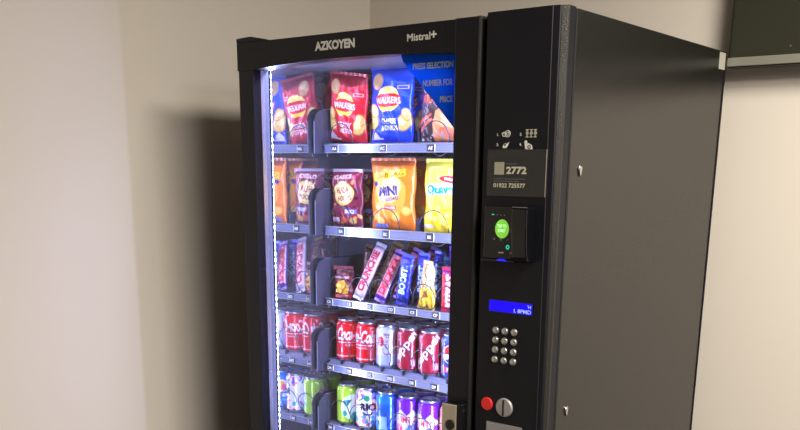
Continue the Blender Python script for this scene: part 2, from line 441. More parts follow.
for s, x, z in (('1.', .7535, 1.602), ('2.', .806, 1.602), ('3.', .7535, 1.583), ('4.', .806, 1.583)):
    lettering('step_number', s, x, z, .0055, 0, M['white'], panel, bold=.03)
# laminated sheet
sheet = MB().box(.731, .8655, -.0016, .0005, 1.487, 1.5765).build('info_sheet', M['sheet'], panel)
MB().box(.8648, .8656, -.0018, 0, 1.487, 1.5765).build('sheet_edge', M['chin'], sheet)
MB().box(.7488, .7712, -.0022, -.0015, 1.5285, 1.5525).build('blank_patch', mat('pale_patch', (168, 163, 140), .6), sheet)
lettering('sheet_lettering', '2772', .7765, 1.5295, .0145, -.0016, M['cream'], sheet, w=.0465, bold=.04, align='l')
lettering('sheet_lettering', '01922 725577', .7478, 1.5035, .0085, -.0016, M['cream'], sheet, w=.0735, bold=.03, align='l')
for x0, x1, z in ((.776,.803,1.549),(.748,.8205,1.5203),(.748,.808,1.5158)):
    x = x0; fine = MB()
    while x < x1-.002:
        q = random.uniform(.002,.006); fine.box(x, min(x1,x+q), -.002, -.0015, z-.0006, z+.0006); x += q+.0008
    tag(fine.build('print_line', M['dim'], sheet), kind='stuff')
# card reader
rd = MB().prism([(.7375,.0),(.7395,-.018),(.742,-.020),(.8075,-.020),(.8095,-.018),(.8095,0)], 'z', 1.365, 1.468).build('card_reader', M['gloss'], panel, .001)
MB().prism([(-.0,1.358),(-.022,1.3615),(-.030,1.371),(-.036,1.43),(-.036,1.4665),(-.004,1.4695),(0,1.4695)], 'x', .8125, .8475).build('card_slot_housing', M['gloss'], rd, .003)
MB().box(.8105, .8125, -.012, 0, 1.362, 1.468).build('housing_gap', M['gap'], rd)
MB().tube([(.8135,-.0335,1.4675),(.8465,-.0335,1.4675)], .0008, 6).build('housing_edge', M['dim'], rd)
MB().box(.7345, .812, -.019, 0, 1.3575, 1.3645).build('reader_lip', M['gloss'], rd, .002)
MB().prism([(.7725,1.3615),(.797,1.3605),(.791,1.3645),(.779,1.3650)], 'y', -.0215, -.018).build('blue_lamp', M['blueglow'], rd)
scr = MB().prism([(.7835+.0158*math.cos(2*PI*k/32), 1.424+.0185*math.sin(2*PI*k/32)) for k in range(32)], 'y', -.0212, -.019).build('round_screen', M['green'], rd)
lettering('screen_lettering', 'TAP TO', .7835, 1.4265, .0065, -.0212, M['greentext'], scr, w=.021, bold=.03)
lettering('screen_lettering', 'START', .7835, 1.4175, .0065, -.0212, M['greentext'], scr, w=.018, bold=.03)
tag(MB().box(.7585,.7635,-.0207,-.019,1.4503,1.4525).build('status_light', M['teal'], rd), 'lit teal status light')
for x in (.771,.779,.7875): MB().box(x-.001,x+.001,-.0207,-.019,1.4502,1.4518).build('status_light', M['dim'], rd)
for x, w_ in ((.7655,.0022),(.7815,.0028),(.7975,.0022)): MB().lathe([(w_,0),(w_,.0008)], (x,-.02,1.4035), 'y', 10).build('touch_icon', M['dim'], rd)
t_ = MB(); t_.tube([(.798+.003*math.cos(2*PI*k/16), -.0204, 1.389+.0035*math.sin(2*PI*k/16)) for k in range(16)], .0013, 6, True)
t_.build('touch_ring', M['teal'], rd)
MB().box(.777,.788,-.0206,-.019,1.376,1.3785).build('card_icon', M['pinkish'], rd)
MB().box(.803,.8075,-.0206,-.019,1.3755,1.379).build('card_icon', M['pinkish'], rd)
MB().box(.8035,.8065,-.0208,-.019,1.416,1.424).build('contactless_mark', M['dim'], rd)
# display, keypad, coin slot
dsp = MB().box(.7455, .8505, -.0012, .001, 1.2535, 1.2795).build('display_bezel', M['gloss'], panel)
MB().box(.7475, .849, -.0018, -.001, 1.2553, 1.2778).build('display_screen', M['lcd'], dsp)
lettering('display_lettering', "'H", .847, 1.2675, .0075, -.0018, M['lcdtext'], dsp, bold=.01, align='r')
lettering('display_lettering', 'I. 8PMD', .8475, 1.2570, .0078, -.0018, M['lcdtext'], dsp, w=.040, bold=.02, align='r')
bt = None
for r in range(4):
    for c in range(3):
        x, z = .7655+.0222*c, 1.216-.0206*r
        if bt is None:
            bt = MB().lathe([(.0074,0),(.0074,.0025),(.0067,.0042),(.0045,.0052),(.0,.0054)], (0,0,0), 'y', 20).build('key_button', M['button'], panel, smooth=False)
            for q in bt.data.polygons: q.use_smooth = True
            b_ = bt
        else:
            b_ = bt.copy(); COL.objects.link(b_)
        b_.parent = panel; b_.matrix_parent_inverse = world(panel).inverted(); b_.location = (x, 0, z)
MB().lathe([(.0142,0),(.0142,.0025),(.0125,.004)], (.7500,0,1.0555), 'y', 28).build('return_button', M['red'], panel)
cs = MB().lathe([(.0202,0),(.0202,.003),(.0185,.005),(.0,.0056)], (.7935,0,1.0545), 'y', 36).build('coin_slot', M['coin'], panel)
MB().box(.7917,.7947,-.0068,-.004,1.0375,1.0715).build('slot_opening', M['gap'], cs)
MB().box(.7885,.7917,-.0062,-.004,1.042,1.068).build('slot_guide', M['brass'], cs, .0008)
MB().box(.7500,.8385,-.004,.001,.90,1.0185).build('coin_return_plate', M['silver'], panel, .003)
# lock on the door stile
lk = MB().prism([(.6515,0),(.6515,-.0255),(.689,-.0255),(.7005,0)], 'z', .86, 1.0475).build('lock_housing', M['gloss'], vm, .0015)
MB().box(.6525, .6895, -.0295, -.0255, .86, 1.0465).build('lock_plate', M['brass'], lk, .0012)
cy_ = MB().lathe([(.0115,0),(.0115,.003),(.009,.0045)], (.675,-.0295,1.0015), 'y', 24).build('lock_cylinder', mat('dark_cylinder', (60,56,52), .35, metal=.8), lk)
MB().box(.6742,.6758,-.0346,-.0335,.9965,1.0065).build('keyway', M['gap'], cy_)
# catches and sticker on the right side
for z in (1.5385, 1.047):
    c_ = MB().lathe([(.0068,0),(.0068,.0025),(.0045,.004)], (W, .0875, z+.003), 'x', 18)
    c_.prism([(.0815,z+.005),(.0935,z+.005),(.0915,z-.006),(.0875,z-.0125),(.0845,z-.006)], 'x', W-.0005, W+.0035)
    c_.build('side_catch', M['chrome'], vm, .0006)
MB().box(W, W+.0008, .7945, .8365, 1.7865, 1.8265).build('asset_sticker', M['asset'], vm)
MB().box(W-.001, W+.002, .8355, .8405, .08, 1.829).build('rear_flange', M['black'], vm)

# ------------------------------------------------------------------ trays
ROWS = {'A': dict(st=1.5967, sb=1.5757, deck=1.600, top=1.684, cz=1.608, r=.040),
        'B': dict(st=1.3885, sb=1.3650, deck=1.3825, top=1.484, cz=1.397, r=.0435),
        'C': dict(st=1.1967, sb=1.1772, deck=1.190, top=1.2995, cz=1.226, r=.0335),
        'D': dict(st=1.0142, sb=.9945, deck=1.024, top=1.107, cz=1.0600, r=.0342),
        'E': dict(st=.8420, sb=.8230, deck=.842, top=.922, cz=.878, r=.0342)}
COLX = [.1200, .1915, .2630, .3345, .4055, .4770]
WIDE = [.128, .280, .432]
PITCH_W, PITCH_N = .066, .072
def helix(x, cz, r, y0, pitch, turns):
    n = 20; pts = []
    for k in range(-5, int(n*turns)):
        a = PI/2 - 2*PI*k/n                      # left, over the top, down the right side, back underneath
        pts.append((x + r*math.cos(a), y0 + pitch*max(0, k-4)/n, cz + r*math.sin(a)))
    return MB().tube(pts, .0014, 6)
for row, R in ROWS.items():
    tr = MB()
    tr.box(.066, XRI-.002, .240, .79, R['deck']-.004, R['deck'])
    tr.prism([(.2225,R['sb']),(.2225,R['st']-.001),(.240,R['deck']),(.240,R['deck']-.004),(.226,R['st']-.005),(.226,R['sb'])], 'x', .080, XRI-.002)
    tray = tr.build('tray', M['tray'], vm)
    MB().box(.0795, XRI-.002, YS, .2228, R['sb'], R['st']).build('price_strip', M['strip'], tray, .0012)
    MB().box(.0795, XRI-.002, YS-.0012, .2228, R['st']-.0022, R['st']).build('strip_edge', M['silver'], tray)
    MB().box(.0795, XRI-.002, YS-.0012, .2228, R['sb'], R['sb']+.0020).build('strip_edge', M['silver'], tray)
    zc = (R['st']+R['sb'])/2
    if row == 'A': tags = [('AA',.1171),('AC',.2779),('AE',.4260)]
    elif row == 'B': tags = [('BA',.1376),('BC',.2889),('BE',.4276)]
    else: tags = [(row+c, .0925+.0715*i) for i, c in enumerate('ABCDEF')]
    for s, x in tags:
        g = MB().box(x-.0095, x+.0095, YS-.0022, YS+.001, R['sb']+.0030, R['st']-.0030).build('slot_tag', M['tagb'], tray)
        lettering('tag_lettering', s, x, zc-.0040, .0080, YS-.0022, M['white'], g, bold=.02)
        MB().box(x+.0108, x+.0120, YS-.0014, YS+.001, R['sb']+.0025, R['st']-.0025).build('tag_clip', M['white'], tray)
    # side plate with rounded front corner
    y0, y1, zt, zb, rr = .197, .79, R['top'], R['sb']-.002, .030
    arc = [(y0+rr-rr*math.cos(PI/2*k/8), zt-rr+rr*math.sin(PI/2*k/8)) for k in range(9)]
    pl = MB().prism([(y0,zb)] + arc + [(y1,zt),(y1,zb)], 'x', .0645, .0680).build('side_plate', M['plate'], tray)
    MB().tube([(.0662,y0-.0005,zb)] + [(.0662,a-.0005,b+.0005) for a, b in arc] + [(.0662,y0+rr+.03,zt+.0005)], .0018, 8).build('plate_edge', M['tray'], pl)
    MB().tube([(.0662,a-.0006,b+.0006) for a, b in arc], .0024, 8).build('corner_cap', M['gap'], pl)
    MB().box(.0800,.0830,.228,.2300,R['sb']-.010,R['sb']).build('runner_hook', M['silver'], tray)
    xs, pt, nt_ = (WIDE, PITCH_W, 3) if row in 'AB' else (COLX, PITCH_N, 3)
    for i, x in enumerate(xs):
        helix(x, R['cz'], R['r'], .2275, pt, nt_).build('spiral', M['spring'], tray, smooth=True)
        if row in 'DE':
            MB().box(x+.004, x+.010, .2275, .236, R['st']-.006, R['deck']+.004).build('can_stop', M['gap'], tray)
    if row in 'CDE':
        for i in range(5):
            x = (COLX[i]+COLX[i+1])/2
            MB().box(x-.0006, x+.0006, .262 if row == 'C' else .245, .79, R['deck'], R['deck']+.012).build('lane_divider', M['plate'], tray)
    else:
        for i in range(2):
            x = (WIDE[i]+WIDE[i+1])/2
            MB().box(x-.0006, x+.0006, .26, .79, R['deck'], R['deck']+.035).build('lane_divider', M['plate'], tray)

# ------------------------------------------------------------------ products
LINE = {}
def copy_thing(root):
    r = root.copy(); COL.objects.link(r)
    for ch in [o for o in root.children]:
        c = ch.copy(); COL.objects.link(c); c.parent = r
        for g in [o for o in ch.children]:
            d = g.copy(); COL.objects.link(d); d.parent = c
    return r

def make_packet(name, art, back, w, h, t, seed, sealcol, taper=0.):
    R = random.Random(seed); ph = [R.uniform(0,6.28) for _ in range(8)]
    def fn(u, v, side):
        x = (u-.5)*w*(1 - taper*v) * (1-.035*math.sin(PI*v)); z = v*h
        e = max(0, 1-abs(2*u-1)**2.6)**.62 * max(0, 1-abs(2*v-1)**5)**.75
        wr = .0022*math.sin(9*u+ph[0]+5*v)*math.sin(7*v+ph[1]) + .0016*math.sin(23*u+ph[2]+9*v)*math.sin(5*v+ph[3]) + .0008*math.sin(31*v+ph[4]+8*u)
        edge = .0022*math.sin(11*v+ph[5])*abs(2*u-1)
        y = side*(t/2*e + .0006) + wr*e*1.4 + .003*math.sin(3*u+ph[6])*abs(2*v-1)**3
        return (x+edge, y, z)
    me = sheet_pair(name, art, np.array(lin(back)), fn, M['foil'])
    o = bpy.data.objects.new(name, me); COL.objects.link(o)
    sm = mat(name+'_seal', sealcol, .3, metal=.2)
    for nm, v0, dz in (('bottom_seal', 0., -.0), ('top_seal', 1., .0)):
        b = MB(); n = 24; vs = []; fs = []
        for j in range(2):
            for i in range(n+1):
                u = i/n; p = fn(u, .985 if v0 else .015, -1); zz = (h - .004 + j*.010) if v0 else (.004 - j*.004)
                zig = (.0014 if i % 2 else 0)*(1 if j else 0)
                vs.append((p[0], fn(u, v0, -1)[1]-.0012+.0004*math.sin(i*2), zz + (zig if v0 else 0)))
        k = len(vs); vs += [(a, c+.0012, d) for a, c, d in vs]
        for i in range(n):
            fs += [(i,i+1,n+2+i,n+1+i), (k+i,k+n+1+i,k+n+2+i,k+i+1), (i,k+i,k+i+1,i+1), (n+1+i,n+2+i,k+n+2+i,k+n+1+i)]
        s = b.add(vs, fs).build(nm, sm); child(s, o)
    return o

def make_bar(name, art, back, w, h, t, sealcol):
    def fn(u, v, side):
        x = (u-.5)*w; e = max(0, 1-abs(2*u-1)**3)**.6 * max(0, 1-abs(2*v-1)**10)**.8
        y = side*(t/2*e+.0005) + .0007*math.sin(40*v+6*u)*e
        return (x*(1+.05*math.sin(17*v)*abs(2*v-1)), y, .008+v*(h-.016))
    me = sheet_pair(name, art, np.array(lin(back)), fn, M['bar'])
    o = bpy.data.objects.new(name, me); COL.objects.link(o)
    sm = mat(name+'_fin', sealcol, .3, metal=.25)
    for z0, z1 in ((0,.010),(h-.010,h)):
        b = MB(); n = 12
        pts = [((i/n-.5)*w*1.02, z0) for i in range(n+1)] + [((i/n-.5)*w*1.02, z1+(.0012 if i % 2 else 0)) for i in range(n,-1,-1)]
        s = b.prism(pts, 'y', -.0007, .0007).build('end_fin', sm); child(s, o)
    return o

CR, CH = .0325, .115
def can_profile(v):
    z = .004 + v*(CH-.004-.006)
    if v < .07: r = CR*(.82+.18*math.sin(v/.07*PI/2))
    elif v > .90: r = CR*(1-.17*(1-math.cos((v-.90)/.10*PI/2)))
    else: r = CR
    return r, z
def make_can(name, art):
    g = art.grid(); ny, nx = g.shape[:2]; vs = []; cols = []; fs = []
    for j in range(ny):
        r, z = can_profile(j/(ny-1))
        for i in range(nx):
            a = 2*PI*(i+.5)/nx - PI/2 - PI       # u = .5 looks to -y
            vs.append((r*math.cos(a), r*math.sin(a), z)); cols.append(g[j,i])
    for j in range(ny-1):
        for i in range(nx):
            k = (i+1) % nx; fs.append((j*nx+i, j*nx+k, (j+1)*nx+k, (j+1)*nx+i))
    fs.append(tuple(range(nx))[::-1]); fs.append(tuple(range((ny-1)*nx, ny*nx)))
    me = bpy.data.meshes.new(name); me.from_pydata(vs, [], fs); me.update(); me.materials.append(M['can'])
    for p in me.polygons: p.use_smooth = len(p.vertices) == 4
    put_print(me, np.array(cols, np.float32))
    o = bpy.data.objects.new(name, me); COL.objects.link(o)
    base = MB().lathe([(.022,0),(.0245,0),(.0265,.0045)], n=32).build('can_base', M['alu'], smooth=False); child(base, o)
    rt = can_profile(1)[0]
    lid = MB().lathe([(rt,CH-.0065),(rt+.0006,CH-.002),(rt,CH),(rt-.0018,CH-.0004),(rt-.0026,CH-.005),(rt-.004,CH-.0062),(.0,CH-.0058)], n=36).build('lid', M['alu'], smooth=True); child(lid, o)
    tb = MB().tube([(.008*math.cos(2*PI*k/14), .003+.011*math.sin(2*PI*k/14)-.004, CH-.0042) for k in range(14)], .0015, 6, True)
    tb.box(-.004,.004,-.002,.004,CH-.006,CH-.0040)
    t = tb.build('pull_tab', M['alu']); child(t, lid)
    return o

# ---- artwork: crisp packets
def art_walkers(base, dark, name1, name2, panelc):
    a = Art(.125,.166, 72, 96, base)
    a.poly([(-.0625,.166),(.0625,.166),(.0625,.150),(.02,.138),(-.02,.142),(-.0625,.150)], dark)
    a.ellipse(-.034,.137,.017,.019,(196,150,92)); a.ellipse(-.036,.139,.013,.015,(214,170,112))
    a.rect(.028,.055,.118,.126,(225,190,170)); a.rect(.030,.053,.1195,.1245,base)
    for x, z, r, ro in ((-.050,.052,.017,.3),(.044,.045,.015,-.5),(-.046,.072,.012,.6),(.05,.062,.010,.2)):
        a.ellipse(x,z,r*1.15,r*1.5,(176,120,52),ro); a.ellipse(x,z,r,r*1.3,(228,184,98),ro); a.ellipse(x-.003,z+.004,r*.6,r*.75,(240,208,132),ro)
    a.ellipse(0,.096,.0335,.030,(250,208,70)); a.ellipse(0,.115,.026,.0085,(252,222,110))
    a.poly([(-.037,.103),(-.02,.109),(.0,.110),(.02,.109),(.037,.103),(.036,.086),(.018,.080),(0,.079),(-.018,.080),(-.036,.086)], (214,26,40))
    a.text('WALKERS', 0, .0945, .0145, (255,250,240), w=.072, bold=.015, arch=.002)
    a.ellipse(.002,.040,.030,.031,panelc)
    a.text(name1, .004,.0475,.0115,(248,240,232), w=.044, bold=.012); a.text(name2,.004,.0325,.0115,(248,240,232), w=.046, bold=.012)
    a.poly([(-.060,.006),(-.030,.010),(-.036,.018),(-.048,.028),(-.058,.018)], (235,225,228)); a.rect(-.055,-.02,.006,.010,(230,220,225))
    return a
red_packet = make_packet('crisp_packet', art_walkers((206,30,44),(150,24,34),'READY','SALTED',(196,22,40)), (180,30,40), .125, .166, .040, 3, (150,40,46))
a = art_walkers((20,66,220),(26,74,205),'CHEESE','& ONION',(18,58,205))
a.text('&', -.058,.034,.0001,(0,0,0))
blue_packet = make_packet('crisp_packet', a, (20,50,170), .130, .174, .042, 5, (30,60,190))
a = Art(.128,.166,72,96,(66,44,44))
a.poly([(-.064,.166),(.064,.166),(.064,.118),(-.064,.126)],(44,34,38)); a.text('WALKERS',-.01,.135,.016,(240,230,220),w=.075)
a.text('MAX',-.03,.098,.020,(232,96,60),w=.045,bold=.05); a.text('STRONG',.012,.098,.013,(232,96,60),w=.05,bold=.04)
a.poly([(-.02,.0),(.064,.0),(.064,.075),(.03,.086),(-.008,.070),(-.014,.045)],(226,142,84)); a.ellipse(.035,.050,.03,.02,(240,166,104),.4); a.ellipse(.03,.02,.03,.013,(214,112,70),-.2)
a.poly([(-.06,.02),(-.02,.045),(-.018,.055),(-.06,.03)],(222,92,60)); a.poly([(-.06,.036),(-.02,.06),(-.02,.066),(-.06,.046)],(222,92,60))
a.speckle(14,.002,.006,[(216,190,150),(150,150,160)],z1=.02,seed=4)
brown_packet = make_packet('crisp_packet', a, (60,40,40), .128, .166, .040, 8, (70,50,50))
# hoops
a = Art(.108,.142,72,96,(122,40,62))
a.speckle(70,.004,.008,[(150,40,60),(214,150,70),(70,20,44),(180,60,70),(226,176,110),(110,34,70)],seed=9)
a.ellipse(-.002,.086,.037,.033,(120,36,30)); a.ellipse(-.002,.086,.035,.031,(240,206,110)); a.ellipse(-.002,.088,.030,.026,(246,222,150))
a.text('HULA',-.003,.095,.017,(170,44,36),w=.044,bold=.03,rot=.1); a.text('HOOPS',.002,.074,.014,(160,50,44),w=.050,bold=.03,rot=.1)
a.text('CLASSICS',-.006,.128,.011,(236,190,170),w=.060,bold=.04,rot=.06)
a.rect(.004,.042,.034,.046,(120,120,205)); a.text('BBQ',.02,.040,.010,(230,230,245),w=.03)
a.rect(-.048,-.018,.012,.024,(230,200,205)); a.ellipse(.028,.016,.012,.008,(226,178,90)); a.ellipse(.0,.018,.012,.008,(206,90,60))
hoop_packet = make_packet('crisp_packet', a, (90,30,50), .108, .142, .038, 12, (200,180,190))
# orange biscuits
a = Art(.138,.172,80,100,(238,128,34))
a.ellipse(0,.085,.05,.055,(248,166,60)); a.ellipse(.004,.105,.032,.036,(250,214,140),al=.8)
a.poly([(-.069,.172),(.069,.172),(.069,.160),(-.069,.156)],(200,104,46))
a.poly([(-.056,.122),(.046,.135),(.046,.152),(-.056,.139)],(252,210,40)); a.text('GRAB BAG',-.005,.137,.0125,(120,50,24),w=.092,rot=.128,bold=.02)
a.ellipse(-.047,.114,.008,.006,(40,60,130),.2)
a.text('MiNi',-.002,.098,.025,(36,44,110),w=.062,rot=.09,bold=.055); a.text('CHEDDARS',.004,.078,.0095,(40,48,110),w=.055,rot=.16,bold=.04)
a.rect(-.014,.024,.052,.062,(222,66,50)); a.text('ORIGINAL',.005,.057,.006,(250,230,210),w=.032)
for x, z in ((-.048,.036),(-.03,.022),(.02,.035),(.05,.05)): a.ellipse(x,z,.013,.012,(250,180,70)); a.ellipse(x,z,.009,.008,(252,202,100))
a.rect(-.054,-.008,.006,.016,(110,130,220))
for k in range(4): a.ellipse(-.048+.012*k,.011,.0045,.004,(150,170,240))
orange_packet = make_packet('biscuit_packet', a, (170,100,50), .138, .172, .046, 15, (190,110,60))
# yellow curls
a = Art(.124,.170,72,96,(246,218,36))
a.rect(-.062,.062,.145,.170,(216,206,70)); a.poly([(-.062,.060),(.062,.060),(.062,.142),(-.062,.148)],(228,222,110),al=.35)
a.poly([(-.056,.092),(.062,.096),(.062,.122),(-.03,.118)],(190,230,226)); 
a.ellipse(.030,.128,.036,.0085,(206,40,50),-.1); a.text('WALKERS',.03,.128,.006,(250,240,230),w=.045,rot=-.1)
a.text('Quavers',.006,.104,.026,(24,130,160),w=.104,bold=.05,rot=.03)
for x, z, r in ((-.01,.06,.015),(.02,.045,.014),(-.02,.035,.013),(.042,.06,.012),(.01,.025,.012)): a.ellipse(x,z,r,r*.75,(240,190,30),.4); a.ellipse(x,z,r*.7,r*.5,(252,226,90),.4)
a.rect(-.056,-.028,.012,.020,(215,205,215)); a.ellipse(.0,.075,.012,.006,(250,170,60))
yellow_packet = make_packet('crisp_packet', a, (220,200,40), .124, .170, .040, 18, (226,216,90))

# ---- artwork: bars
a = Art(.060,.084,40,56,(108,26,34)); a.rect(-.03,.03,.064,.084,(74,22,30)); a.rect(-.024,.022,.058,.064,(196,150,150)); a.rect(-.02,.018,.066,.073,(120,60,60))
a.poly([(-.024,.020),(-.006,.018),(.018,.044),(.008,.054),(-.012,.050)],(240,190,70)); a.poly([(.0,.016),(.016,.018),(.026,.038),(.018,.044)],(226,164,50)); a.poly([(-.006,.018),(-.002,.017),(.019,.043),(.016,.045)],(150,90,40))
a.rect(-.026,.026,.004,.016,(196,30,44)); a.text('COOKIES',0,.010,.007,(240,200,190),w=.04)
cookie = make_packet('biscuit_packet', a, (90,26,34), .060, .084, .022, 21, (120,50,56))
a = Art(.026,.145,20,80,(70,30,26)); a.rect(-.013,.013,.05,.11,(150,46,40)); a.rect(-.005,.0,.02,.13,(206,170,150)); a.text('TWIRL',.004,.085,.010,(220,190,170),w=.05,rot=PI/2)
brownbar = make_bar('chocolate_bar', a, (70,30,26), .026, .145, .014, (120,70,60))
def art_diag(bg, band, ink, text):
    a = Art(.034,.150,28,110,bg); a.rect(-.0155,.0155,.012,.142,band)
    a.rect(-.0155,-.0135,.01,.142,(250,220,235)); a.rect(.0135,.0155,.01,.142,(250,220,235))
    a.text(text,0,.076,.0215,ink,w=.118,rot=PI/2,bold=.055); return a
barB = make_bar('chocolate_bar', art_diag((206,190,205),(240,196,206),(200,36,60),'CRUNCHIE'), (150,110,60), .034, .162, .018, (210,200,210))
goldB = make_bar('chocolate_bar', art_diag((120,84,46),(140,100,54),(90,50,40),'CRUNCHIE'), (150,110,60), .034, .160, .018, (150,120,70))
barC = make_bar('chocolate_bar', art_diag((84,36,150),(226,130,150),(206,40,52),'DECKER'), (70,30,140), .034, .146, .018, (150,110,190))
a = Art(.038,.134,28,96,(24,40,170)); a.rect(-.019,.019,.105,.134,(60,70,190)); a.rect(-.019,.019,.0,.02,(16,24,120)); a.text('BOOST',0,.066,.020,(200,225,250),w=.078,rot=PI/2,bold=.05); a.rect(-.017,-.0145,.02,.118,(90,150,240)); a.rect(.0145,.017,.02,.118,(60,60,200)); a.speckle(10,.002,.004,[(120,170,245),(70,40,190)],z0=.1,seed=2)
barD = make_bar('chocolate_bar', a, (30,40,160), .038, .134, .018, (70,80,190))
a = Art(.058,.116,44,80,(236,190,50)); a.rect(-.03,.03,.055,.116,(216,192,136)); a.speckle(26,.001,.003,[(176,146,98),(228,208,160),(196,164,106)],z0=.055,seed=3)
a.poly([(-.012,.028),(.012,.034),(.010,.052),(-.002,.046)],(150,84,40)); a.poly([(-.004,.004),(.006,.016),(.016,.004)],(120,90,30)); a.text('NUTS',0,.082,.016,(170,120,70),w=.05,rot=PI/2)
nuts = make_packet('nut_packet', a, (230,190,60), .058, .116, .022, 27, (235,215,140), taper=.42)
a = Art(.046,.106,36,76,(212,26,48)); a.rect(-.023,-.019,.0,.106,(160,20,60)); a.text('KITKAT',.006,.052,.024,(250,240,244),w=.088,rot=PI/2,bold=.06); a.rect(-.023,.023,.098,.106,(120,20,120))
redbar = make_bar('chocolate_bar', a, (180,24,40), .046, .112, .016, (190,40,70))
a = Art(.062,.124,40,70,(92,22,150)); a.rect(-.031,.031,.09,.124,(70,20,170)); a.speckle(18,.003,.007,[(150,40,190),(60,20,120),(190,60,140)],seed=6); a.text('MIX',0,.055,.02,(230,190,240),w=.04)
purplepk = make_packet('sweet_packet', a, (80,20,140), .066, .150, .020, 31, (90,40,190))
a = Art(.040,.126,28,80,(26,40,96)); a.speckle(20,.003,.006,[(30,110,120),(20,30,70),(40,60,150)],seed=8); a.text('BOOST',0,.06,.018,(120,140,200),w=.07,rot=PI/2)
tealbar = make_bar('chocolate_bar', a, (20,40,90), .040, .126, .016, (60,90,120))

# ---- artwork: cans (u = 0 of the art looks to the shopper)
CW = 2*PI*CR
def can_art(bg): return Art(CW, .105, 168, 84, bg)
def both(f):
    for o in (0, -CW/2, CW/2): f(o)
def cola():
    a = can_art((222,22,36))
    def f(o):
        a.text('Coca-Cola', o, .072, .034, (252,244,244), w=.096, shear=.45, bold=.03)
        a.poly([(o-.045,.0475),(o+.045,.0475),(o+.045,.0500),(o-.045,.0500)],(250,225,228))
        a.text('ORIGINAL TASTE', o, .041, .0045, (250,220,222), w=.046)
    both(f); a.rect(-CW,CW,.010,.0125,(240,200,205)); return a
def diet():
    a = can_art((196,200,212))
    def f(o):
        a.rect(o-.028,o+.028,.040,.086,(206,210,222)); a.ellipse(o+.027,.064,.013,.013,(214,34,52)); a.ellipse(o-.027,.068,.010,.014,(214,34,52))
        a.text('diet', o-.010,.088,.008,(60,60,80)); a.text('Coke', o-.012,.060,.018,(150,60,90), w=.056, shear=.3, rot=PI/2, bold=.0)
        a.rect(o+.036,o+.040,.01,.095,(150,160,190))
    both(f); a.rect(-CW,CW,.0,.03,(170,182,220)); return a
def pepper():
    a = can_art((150,24,46))
    a.fill(np.abs(np.mod(a.X+a.Z*.35+.3, .05)-.025) < .008, (172,34,58))
    def f(o):
        a.text('Dr', o-.036,.026,.020,(236,232,240), bold=.02, rot=.9)
        a.text('Pepper', o+.004,.060,.027,(240,238,246), w=.118, rot=.92, bold=.015)
        a.rect(o+.02,o+.036,.012,.030,(186,120,150)); a.text('23', o+.028,.020,.008,(240,220,230))
    both(f); return a
def pepsi():
    a = can_art((30,48,120))
    a.rect(-CW,CW,.09,.105,(60,80,150))
    def f(o):
        a.ellipse(o,.062,.024,.024,(238,240,246)); a.fill(((a.X-o)/.0225)**2+((a.Z-.062)/.0225)**2 < 1, (240,242,248))
        a.fill((((a.X-o)/.0225)**2+((a.Z-.062)/.0225)**2 < 1) & (a.Z > .067+.006*np.sin((a.X-o)*110)), (222,36,48))
        a.fill((((a.X-o)/.0225)**2+((a.Z-.062)/.0225)**2 < 1) & (a.Z < .055+.006*np.sin((a.X-o)*110)), (24,50,170))
        a.rect(o-.02,o+.02,.016,.030,(200,60,80)); a.text('PEPSI',o,.023,.008,(240,240,250))
    both(f); return a
def lime():
    a = can_art((176,222,60))
    def f(o):
        a.ellipse(o+.012,.048,.034,.036,(226,244,214)); a.poly([(o-.018,.066),(o+.010,.070),(o-.004,.050)],(26,120,120)); a.poly([(o-.012,.066),(o-.004,.067),(o-.004,.052)],(90,190,190))
        a.ellipse(o+.032,.058,.014,.020,(240,110,140)); a.ellipse(o+.030,.060,.008,.012,(250,160,180)); a.ellipse(o+.018,.020,.012,.014,(30,150,140)); a.ellipse(o-.012,.030,.007,.008,(60,170,150))
        a.rect(o+.030,o+.042,.0,.035,(120,220,220))
    both(f); return a
def rio():
    a = can_art((240,236,240))
    def f(o):
        a.speckle(26,.004,.009,[(236,120,150),(150,90,200),(60,170,200),(250,180,120),(240,90,110)],x0=o-.05,x1=o+.05,z0=.0,z1=.034,seed=14)
        a.speckle(20,.004,.008,[(236,90,130),(70,80,200),(150,110,210)],x0=o-.05,x1=o+.05,z0=.078,z1=.104,seed=16)
        a.ellipse(o-.004,.084,.009,.008,(20,170,110)); a.text('RIO',o,.060,.022,(34,24,60),w=.050,bold=.07)
        a.fill((np.abs(((a.X-o)/.018)**2+((a.Z-.052)/.014)**2-1) < .35) & (a.Z < .045), (60,30,110))
    both(f); return a
def bluecan():
    a = can_art((10,92,214)); a.rect(-CW,CW,.078,.105,(20,120,232)); a.rect(-CW,CW,.0,.018,(70,150,240))
    def f(o):
        a.ellipse(o,.066,.019,.019,(252,236,220)); a.ellipse(o+.004,.068,.013,.013,(250,160,60)); a.ellipse(o-.006,.062,.009,.009,(236,90,140))
        a.text('RUBICON',o,.038,.011,(236,244,252),w=.058,bold=.05); a.rect(o+.03,o+.05,.01,.045,(150,190,245))
        a.rect(o-.02,o+.02,.020,.029,(120,180,245))
    both(f); return a
def grape():
    a = can_art((232,226,240))
    zig = [(-CW/2,.105)] + [(-CW/2+CW*k/12, .076 if k % 2 else .060) for k in range(13)] + [(CW/2,.105)]
    a.poly(zig, (112,24,190)); a.rect(-CW,CW,.066,.072,(112,24,190),al=0); a.poly([(-CW/2,0),(CW/2,0),(CW/2,.018),(0,.022),(-CW/2,.018)],(140,40,190))
    def f(o):
        a.text('VIMTO',o,.050,.018,(222,50,66),w=.062,bold=.03); a.ellipse(o-.024,.026,.012,.012,(206,40,110)); a.ellipse(o+.016,.028,.013,.013,(110,100,210)); a.ellipse(o+.004,.018,.009,.010,(60,160,190)); a.ellipse(o+.034,.032,.010,.016,(150,60,200))
    both(f); return a
